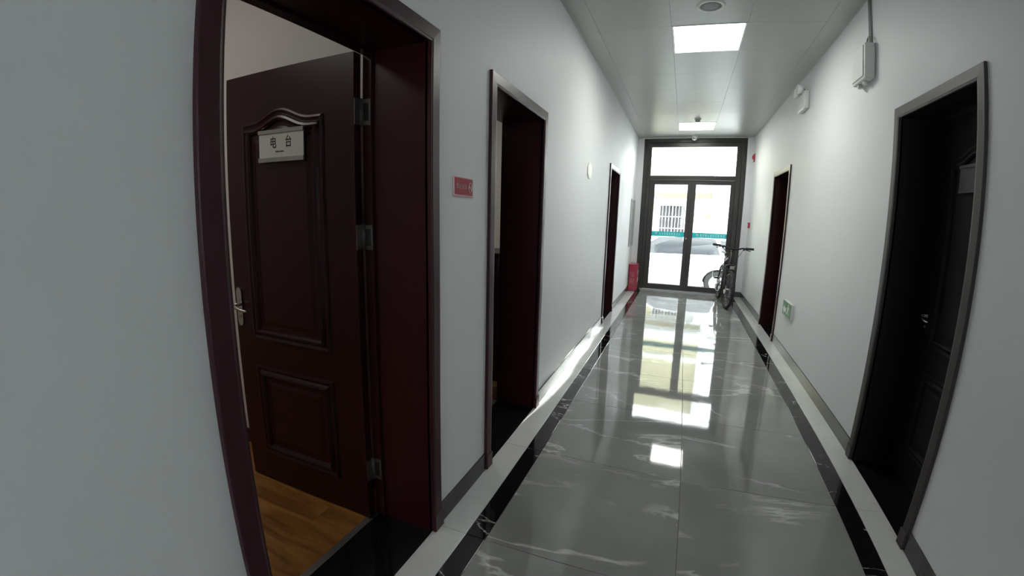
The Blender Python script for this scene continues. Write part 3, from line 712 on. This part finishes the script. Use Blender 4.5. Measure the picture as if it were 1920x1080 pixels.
b = MB(); b.lathe([(0, 0.0), (0.012, 0.0), (0.013, 0.008), (0, 0.009)], (1.045, 8.901, H-0.058), 'Y', 16, -1); b.lathe([(0, 0.0), (0.007, 0.0), (0.007, 0.007), (0, 0.008)], (1.076, 8.903, H-0.056), 'Y', 16, -1); b.build('lens', 'darkplastic', t)

# ------------------------------------------------------------------ bicycle, front wheel towards the camera
def bicycle():
    t = thing('bicycle', (1.72, 8.25, 0), 'dark mountain bike on its kickstand beside the right half of the glass entrance', 'bicycle')
    FX, FY, RY, R = 1.750, 7.785, 8.800, 0.325
    lean = math.radians(3.0); yaw = math.radians(-2.5)
    def P(x, y, z):   # x: rider's side offset (+ = corridor right), along y, height; leaned and yawed about the front contact
        v = Vector((x*math.cos(lean)+z*math.sin(lean), 0, z*math.cos(lean)-x*math.sin(lean)))
        dy = y-FY
        return Vector((FX+v.x+dy*math.sin(yaw), FY+dy*math.cos(yaw), v.z))
    def wheel(yc, steer, name):
        def Q(a, r, off=0):
            dy = r*math.cos(a); z = R+r*math.sin(a)
            return P(dy*math.sin(steer)+off*math.cos(steer), yc+dy*math.cos(steer)-off*math.sin(steer), z)
        n = 40
        w_ = thing(name, Q(0, 0), parent=t)
        MB().tube([Q(2*PI*k/n, R-0.026) for k in range(n)], 0.026, 10, True).build('tyre', 'tyre', w_)
        MB().tube([Q(2*PI*k/n, R-0.060) for k in range(n)], 0.012, 8, True).build('rim', 'bikeframe', w_)
        MB().cyl(Q(0, 0, -0.045), Q(0, 0, 0.045), 0.018).build('hub', 'chrome', w_)
        b = MB()
        for k in range(28):
            a = 2*PI*k/28; s_ = 1 if k % 2 else -1
            b.cyl(Q(a+0.25, 0.018, s_*0.03), Q(a, R-0.065), 0.0013, n=4)
        b.build('spoke_set', 'steel', w_, kind='stuff')
        MB().cyl(Q(0, 0, -0.055), Q(0, 0, -0.052), 0.075, n=24).build('brake_disc', 'steel', w_)
        return Q
    st = math.radians(-7)
    Qf = wheel(FY, st, 'front_wheel'); Qr = wheel(RY, 0, 'rear_wheel')
    hubF = P(0, FY, R)
    crown = P(0, FY+0.10, 0.72); head = P(0, FY+0.155, 0.86); stem = P(0, FY+0.185, 0.955); stemf = P(0, FY+0.12, 1.005)
    bb = P(0, FY+0.62, 0.29); seatT = P(0, FY+0.80, 0.74); sad = P(0, FY+0.86, 0.86)
    b = MB(); b.tube([P(0, FY+0.11, 0.70), stem], 0.022, 12); b.tube([head, bb], 0.021, 12); b.tube([P(0, FY+0.17, 0.90), seatT], 0.018, 12); b.tube([bb, seatT], 0.018, 12)
    for s_ in (-1, 1):
        b.tube([P(s_*0.03, FY+0.64, 0.29), P(s_*0.06, RY-0.02, R)], 0.010, 8); b.tube([P(s_*0.015, FY+0.79, 0.70), P(s_*0.055, FY+0.86, 0.62), P(s_*0.06, RY, R)], 0.009, 8)
    b.build('frame', 'bikeframe', t)
    b = MB()
    for s_ in (-1, 1):
        b.tube([P(s_*0.062, FY, R), P(s_*0.062, FY+0.055, 0.52)], 0.020, 10); b.tube([P(s_*0.062, FY+0.055, 0.52), P(s_*0.062, FY+0.10, 0.71)], 0.013, 10)
    b.tube([P(-0.078, FY+0.10, 0.71), P(0, FY+0.108, 0.735), P(0.078, FY+0.10, 0.71)], 0.020, 10)
    b.tube([P(-0.062, FY+0.03, 0.55), P(-0.045, FY+0.0, 0.665), P(0.045, FY+0.0, 0.665), P(0.062, FY+0.03, 0.55)], 0.011, 8)
    b.build('suspension_fork', 'bikeframe', t)
    b = MB(); b.tube([stem, stemf], 0.019, 10)
    tl = math.radians(4.5)
    def HB(x, dy, dz): return stemf + Vector((x*math.cos(tl), dy+x*math.sin(st)*0.6, dz-x*math.sin(tl)))
    b.tube([HB(-0.31, 0.035, 0.035), HB(-0.15, 0.01, 0.03), HB(-0.06, 0, 0), HB(0.06, 0, 0), HB(0.15, 0.01, 0.03), HB(0.31, 0.035, 0.035)], 0.0135, 10)
    b.build('handlebar', 'bikeframe', t)
    for s_ in (-1, 1):
        MB().tube([HB(s_*0.325, 0.036, 0.036), HB(s_*0.20, 0.016, 0.032)], 0.0195, 10).build('grip', 'tyre', t)
        b = MB(); b.tube([HB(s_*0.175, 0.0, 0.028), HB(s_*0.19, -0.035, 0.012), HB(s_*0.27, -0.045, 0.0)], 0.008, 8); b.box(-.014, .014, -.016, .016, -.018, .018, 0.004, Matrix.Translation(HB(s_*0.165, -0.01, 0.012))); b.build('brake_lever', 'bikeframe', t)
        MB().tube([HB(s_*0.16, -0.02, 0.01), HB(s_*0.12, -0.08, -0.05), HB(s_*0.05, -0.06, -0.18), P(s_*0.03, FY+0.03, 0.68)], 0.0035, 6).build('brake_cable', 'tyre', t)
    MB().tube([seatT, sad], 0.0145, 10).build('seat_post', 'chrome', t)
    b = MB(); rings = []
    for (dy, hw, dz, th) in ((-0.14, 0.018, 0.005, 0.02), (-0.08, 0.026, 0.0, 0.028), (0.0, 0.045, 0.0, 0.034), (0.07, 0.075, 0.008, 0.04), (0.12, 0.078, 0.014, 0.036), (0.145, 0.05, 0.014, 0.02)):
        rings.append([b.bm.verts.new(P(hw*math.cos(a*PI/6), FY+0.87+dy, 0.885+dz+th*0.5*math.sin(a*PI/6))) for a in range(12)])
    for A, B in zip(rings, rings[1:]):
        for k in range(12): f = b.bm.faces.new((A[k], A[(k+1) % 12], B[(k+1) % 12], B[k])); f.smooth = True
    b.bm.faces.new(rings[0][::-1]); b.bm.faces.new(rings[-1]); b.build('saddle', 'leather', t)
    # drive side faces the left of the corridor
    b = MB(); b.cyl(P(-0.062, FY+0.62, 0.29), P(-0.066, FY+0.62, 0.29), 0.088, n=28); b.build('chainring', 'steel', t)
    b = MB(); b.cyl(P(-0.045, RY, R), P(-0.058, RY, R), 0.045, n=24); b.build('cassette', 'steel', t)
    b = MB(); b.tube([P(-0.064, FY+0.62, 0.378), P(-0.055, RY, R+0.045), P(-0.055, RY+0.045, R), P(-0.055, RY+0.02, R-0.10), P(-0.055, RY-0.02, R-0.17), P(-0.064, FY+0.62, 0.202), P(-0.064, FY+0.535, 0.27), P(-0.064, FY+0.55, 0.35)], 0.005, 6, True); b.build('chain', 'steel', t)
    b = MB(); b.box(-0.012, 0.012, -0.02, 0.02, -0.07, 0.04, 0.004, Matrix.Translation(P(-0.07, RY+0.01, R-0.09))); b.build('derailleur', 'chrome', t)
    for s_, dy, dz in ((-1, -0.06, 0.155), (1, 0.06, -0.155)):
        b = MB(); b.tube([P(s_*0.075, FY+0.62, 0.29), P(s_*0.085, FY+0.62+dy, 0.29+dz)], 0.011, 8); b.build('crank', 'chrome' if s_ < 0 else 'bikeframe', t)
        c = P(s_*0.14, FY+0.62+dy, 0.29+dz)
        b = MB(); Mx = Matrix.Translation(c)
        b.box(-0.045, 0.045, -0.038, -0.028, -0.012, 0.012, 0.002, Mx); b.box(-0.045, 0.045, 0.028, 0.038, -0.012, 0.012, 0.002, Mx); b.box(-0.045, -0.035, -0.03, 0.03, -0.012, 0.012, 0.002, Mx); b.box(0.035, 0.045, -0.03, 0.03, -0.012, 0.012, 0.002, Mx); b.cyl(c+Vector((-0.05, 0, 0)), c+Vector((0.05, 0, 0)), 0.006, n=8)
        b.build('pedal', 'bikeframe', t)
    MB().tube([P(0.05, FY+0.74, 0.285), P(0.10, FY+0.76, 0.12), (P(0.14, FY+0.77, 0.0).x+0.01, FY+0.77, 0.006)], 0.009, 8).build('kickstand', 'bikeframe', t)
    q = P(0.012, FY+0.005, 0.70); b = MB(); b.box(-0.035, 0.035, -0.008, 0.008, -0.024, 0.024, 0.006, Matrix.Translation(q+Vector((0, -0.01, 0)))); b.build('front_reflector', 'amber', t, label='pale front reflector')
bicycle()

# ------------------------------------------------------------------ outside: yard, parked car, building across
GZ = -0.45
MB().box(-14, 16, L+0.25, 26, GZ-0.1, GZ, 0).build('ground', 'concrete', kind='structure')
b = MB(); b.box(-0.3, 2.5, L+0.251, L+1.0, GZ, -0.02, 0.004); b.box(-0.3, 2.5, L+1.0, L+1.32, GZ, -0.165, 0.004); b.box(-0.3, 2.5, L+1.32, L+1.62, GZ, -0.31, 0.004)
o = b.build('entrance_step', 'concrete'); o['label'] = 'grey concrete steps just outside the glass entrance'; o['category'] = 'steps'
# exterior walls flanking the entrance
MB().box(-6, -WT, L, L+0.2, GZ, 4.2).build('wall_outer_left', 'facadewhite', kind='structure')
MB().box(W+WT, 8, L, L+0.2, GZ, 4.2).build('wall_outer_right', 'facadewhite', kind='structure')
MB().box(-WT, W+WT, L+0.06, L+0.2, H+0.02, 4.2).build('wall_outer_top', 'facadewhite', kind='structure')

def car():
    Y0, Y1 = 12.0, 13.65; X0 = -1.42; LEN = 4.05     # nose at X0 (left)
    t = thing('parked_car', (X0+LEN/2, (Y0+Y1)/2, GZ), 'white hatchback parked broadside outside the glass entrance', 'car')
    z = lambda h: GZ+h
    WXF, WXR, WR = X0+0.80, X0+3.33, 0.31
    # body shell by stations along the side silhouette: lower body
    sil = [(0.0, 0.30), (0.02, 0.62), (0.10, 0.76), (0.45, 0.88), (0.95, 0.97), (1.15, 1.0), (3.55, 1.04), (3.95, 1.02), (4.04, 0.86), (4.05, 0.45), (4.00, 0.24)]
    bot = [(3.64, 0.22)]
    for k in range(9):
        a = PI*k/8; bot.append((WXR-X0+0.36*math.cos(a), 0.30+0.37*math.sin(a)))
    bot.append((2.97, 0.20)); bot.append((1.16, 0.20))
    for k in range(9):
        a = PI*k/8; bot.append((WXF-X0+0.36*math.cos(a), 0.30+0.37*math.sin(a)))
    bot.append((0.12, 0.20))
    poly = sil+bot
    b = MB(); rings = []
    for (yy_, inset) in ((Y0+0.10, 0.0), (Y0+0.02, 0.0), (Y0, 0.0), (Y1, 0.0), (Y1-0.02, 0), (Y1-0.10, 0)): pass
    def shell(ya, yb, sc):
        pass
    ctr = (2.02, 0.62)
    for (yy_, s_) in ((Y0+0.015, 0.985), (Y0, 0.97), (Y0, 0.97)): pass
    for yy_, s_ in ((Y0, 0.965), (Y0+0.05, 0.995), (Y0+0.20, 1.0), (Y1-0.20, 1.0), (Y1-0.05, 0.995), (Y1, 0.965)):
        r_ = []
        for i, (x, h) in enumerate(poly):
            if i < len(sil): xx = ctr[0]+(x-ctr[0])*s_; hh = ctr[1]+(h-ctr[1])*(1-(1-s_)*1.6)
            else: xx, hh = x, h
            r_.append(b.bm.verts.new((X0+xx, yy_, z(hh))))
        rings.append(r_)
    n = len(poly)
    for A, B in zip(rings, rings[1:]):
        for k in range(n): f = b.bm.faces.new((A[k], A[(k+1) % n], B[(k+1) % n], B[k]))
    b.bm.faces.new(rings[0][::-1]); b.bm.faces.new(rings[-1]); b.build('body', 'carwhite', t)
    # cabin: glass house tapering inward, roof on top
    base = [(1.05, 0.985), (3.72, 1.03)]; top = [(1.78, 1.455), (2.4, 1.50), (3.2, 1.48), (3.62, 1.40)]
    b = MB()
    yb0, yb1, yt0, yt1 = Y0+0.05, Y1-0.05, Y0+0.24, Y1-0.24
    pts = [(1.05, 0.985), (1.78, 1.44), (2.4, 1.475), (3.2, 1.455), (3.60, 1.38), (3.85, 1.03)]
    def yy2(h, side):
        f = min(1, (h-0.985)/0.47); return (yb0+(yt0-yb0)*f) if side == 0 else (yb1+(yt1-yb1)*f)
    A = [b.bm.verts.new((X0+x, yy2(h, 0), z(h))) for x, h in pts]; B = [b.bm.verts.new((X0+x, yy2(h, 1), z(h))) for x, h in pts]
    for k in range(len(pts)): b.bm.faces.new((A[k], A[(k+1) % len(pts)], B[(k+1) % len(pts)], B[k]))
    b.bm.faces.new(A[::-1]); b.bm.faces.new(B); b.build('cabin', 'carglass', t)
    b = MB(); rp_ = [(1.72, 1.44), (2.0, 1.48), (2.5, 1.505), (3.2, 1.485), (3.66, 1.40), (3.62, 1.37), (3.2, 1.45), (2.4, 1.47), (1.80, 1.43)]
    C0 = [b.bm.verts.new((X0+x, yt0-0.015, z(h))) for x, h in rp_]; C1 = [b.bm.verts.new((X0+x, yt1+0.015, z(h))) for x, h in rp_]
    for k in range(len(rp_)): b.bm.faces.new((C0[k], C0[(k+1) % len(rp_)], C1[(k+1) % len(rp_)], C1[k]))
    b.bm.faces.new(C0[::-1]); b.bm.faces.new(C1); b.build('roof', 'carwhite', t)
    for side in (0, 1):
        sg = -1 if side == 0 else 1
        def S(x, h): return Vector((X0+x, yy2(h, side)+sg*0.006, z(h)))
        for nm, a_, c_, r in (('front_pillar', (1.05, 0.985), (1.78, 1.44), 0.028), ('middle_pillar', (2.48, 0.99), (2.44, 1.47), 0.020), ('rear_pillar', (3.42, 1.02), (3.28, 1.45), 0.050), ('rear_pillar', (3.84, 1.03), (3.60, 1.38), 0.035)):
            MB().tube([S(*a_), S(*c_)], r, 8).build(nm, 'carwhite', t)
        for x in (1.16, 2.42, 3.22):
            ys = Y0-0.0015 if side == 0 else Y1+0.0015
            MB().box(X0+x-0.003, X0+x+0.003, ys-0.0015, ys+0.0015, z(0.32), z(0.93)).build('door_seam', 'greyplastic', t)
        ys = Y0 if side == 0 else Y1
        for x in (2.18, 3.05): MB().tube([(X0+x, ys, z(0.84)), (X0+x+0.02, ys+sg*0.03, z(0.845)), (X0+x+0.14, ys+sg*0.03, z(0.85)), (X0+x+0.16, ys, z(0.85))], 0.011, 8).build('door_handle', 'carwhite', t)
        b = MB(); b.box(-0.05, 0.05, -0.09, 0.09, -0.055, 0.055, 0.02, Matrix.Translation((X0+1.42, ys+sg*0.10, z(1.04)))); b.build('mirror', 'carwhite', t)
        MB().box(X0+1.2, X0+2.95, ys-0.004, ys+0.004, z(0.215), z(0.27), 0.003).build('sill_trim', 'greyplastic', t)
        for wx in (WXF, WXR):
            wy = Y0+0.02 if side == 0 else Y1-0.20
            w_ = thing('wheel', (wx, wy+0.09, z(WR)), parent=t)
            b = MB(); b.lathe([(0.19, 0.0), (0.27, -0.0), (0.305, 0.02), (0.31, 0.05), (0.31, 0.14), (0.30, 0.17), (0.19, 0.18)], (wx, wy, z(WR)), 'Y', 32); b.build('tyre', 'tyre', w_)
            yo = wy+0.012 if side == 0 else wy+0.168
            b = MB(); b.lathe([(0.0, 0.0), (0.05, 0.0), (0.055, 0.02), (0.17, 0.02), (0.195, 0.0), (0.20, 0.03), (0.20, 0.12)], (wx, yo, z(WR)), 'Y', 32, -sg)
            for k in range(7):
                a = 2*PI*k/7; b.tube([(wx+0.045*math.cos(a), yo, z(WR)+0.045*math.sin(a)), (wx+0.18*math.cos(a), yo+sg*0.002, z(WR)+0.18*math.sin(a))], 0.016, 6)
            b.build('rim', 'alu', w_)
    for ya, yb in ((Y0+0.02, Y0+0.28), (Y1-0.28, Y1-0.02)): MB().box(X0+0.02, X0+0.30, ya, yb, z(0.66), z(0.77), 0.03).build('headlamp', 'plate', t)
    for ya, yb in ((Y0+0.01, Y0+0.22), (Y1-0.22, Y1-0.01)): MB().box(X0+3.90, X0+4.06, ya, yb, z(0.78), z(0.98), 0.02).build('tail_lamp', 'boxred', t)
car()

# building across the yard
BY = 16.0
t = thing('building', (-1.5, BY+1.5, GZ), 'pale yellow building with a barred window behind the parked car', 'building')
wx0, wx1, wz0, wz1 = 0.14, 1.05, 0.75, 1.99
b = MB(); b.box(-8, wx0, BY, BY+3, GZ, 5.6); b.box(wx1, 2.02, BY, BY+3, GZ, 5.6); b.box(wx0, wx1, BY, BY+3, GZ, wz0); b.box(wx0, wx1, BY, BY+3, wz1, 5.6); b.build('facade', 'facade', t)
MB().box(wx0, wx1, BY+0.15, BY+0.16, wz0, wz1).build('pane', 'darkroom', t)
wf = thing('window_frame', ((wx0+wx1)/2, BY+0.1, wz0), parent=t)
for q in ((wx0, wx0+0.04, wz0, wz1), (wx1-0.04, wx1, wz0, wz1), (wx0+0.04, wx1-0.04, wz0, wz0+0.04), (wx0+0.04, wx1-0.04, wz1-0.04, wz1), ((wx0+wx1)/2-0.02, (wx0+wx1)/2+0.02, wz0+0.04, wz1-0.04)):
    MB().box(q[0], q[1], BY+0.10, BY+0.15, q[2], q[3]).build('frame_member', 'bars', wf)
for k in range(9):
    x = wx0+0.02+k*(wx1-wx0-0.04)/8; MB().cyl((x, BY-0.10, wz0-0.05), (x, BY-0.10, wz1+0.03), 0.011, n=8).build('window_bar', 'bars', t)
for zz in (wz0+0.02, wz0+0.42, wz0+0.82, wz1-0.02): MB().box(wx0-0.03, wx1+0.03, BY-0.115, BY-0.085, zz-0.012, zz+0.012).build('window_bar', 'bars', t)
MB().box(wx0-0.05, wx1+0.05, BY-0.12, BY-0.08, wz0-0.06, wz0-0.04).build('window_bar', 'bars', t)
MB().box(-2.5, 2.02, BY-0.75, BY, 2.38, 2.50, 0.01).build('canopy', 'facadewhite', t)
MB().box(-2.5, 2.02, BY-0.78, BY-0.70, 2.50, 2.66, 0.01).build('canopy_kerb', 'facadewhite', t)
MB().box(-2.5, 2.00, BY-0.03, BY, 2.04, 2.22, 0.005).build('lintel', 'concrete', t)
MB().box(-8, 2.02, BY-0.06, BY, 3.45, 3.60, 0.01).build('string_course', 'facadewhite', t)
MB().box(1.85, 2.10, BY-0.12, BY+0.2, GZ, 5.6, 0.01).build('corner_pier', 'facadewhite', t)
t = thing('air_conditioner', (1.55, BY-0.2, 1.68), 'white outdoor air conditioning unit on the wall beside the barred window', 'air conditioner')
MB().box(1.22, 1.82, BY-0.32, BY-0.03, 1.68, 2.12, 0.015).build('casing', 'whitemetal', t)
b = MB(); b.lathe([(0.0, 0.004), (0.17, 0.004), (0.18, 0.010), (0.19, 0.004), (0.19, 0)], (1.43, BY-0.32, 1.90), 'Y', 28, -1); b.build('fan_grille', 'greymetal', t)
for x in (1.30, 1.74): MB().box(x-0.015, x+0.015, BY-0.34, BY, 1.655, 1.68).build('bracket', 'greymetal', t)
t = thing('far_building', (6, 21, GZ), 'tall white building at the right beyond the yellow one', 'building')
MB().box(2.2, 12, 20, 23, GZ, 3.6).build('facade', 'facadewhite', t)
MB().box(2.1, 12.1, 19.8, 23.1, 3.6, 3.75, 0.01).build('parapet', 'concrete', t)
for x in (3.2, 5.2, 7.2):
    f = MB().box(x, x+1.1, 19.96, 20.0, 1.0, 2.4, 0.01).build('window', 'bars', t); MB().box(x+0.06, x+1.04, 19.955, 19.96, 1.06, 2.34).build('pane', 'darkroom', f)
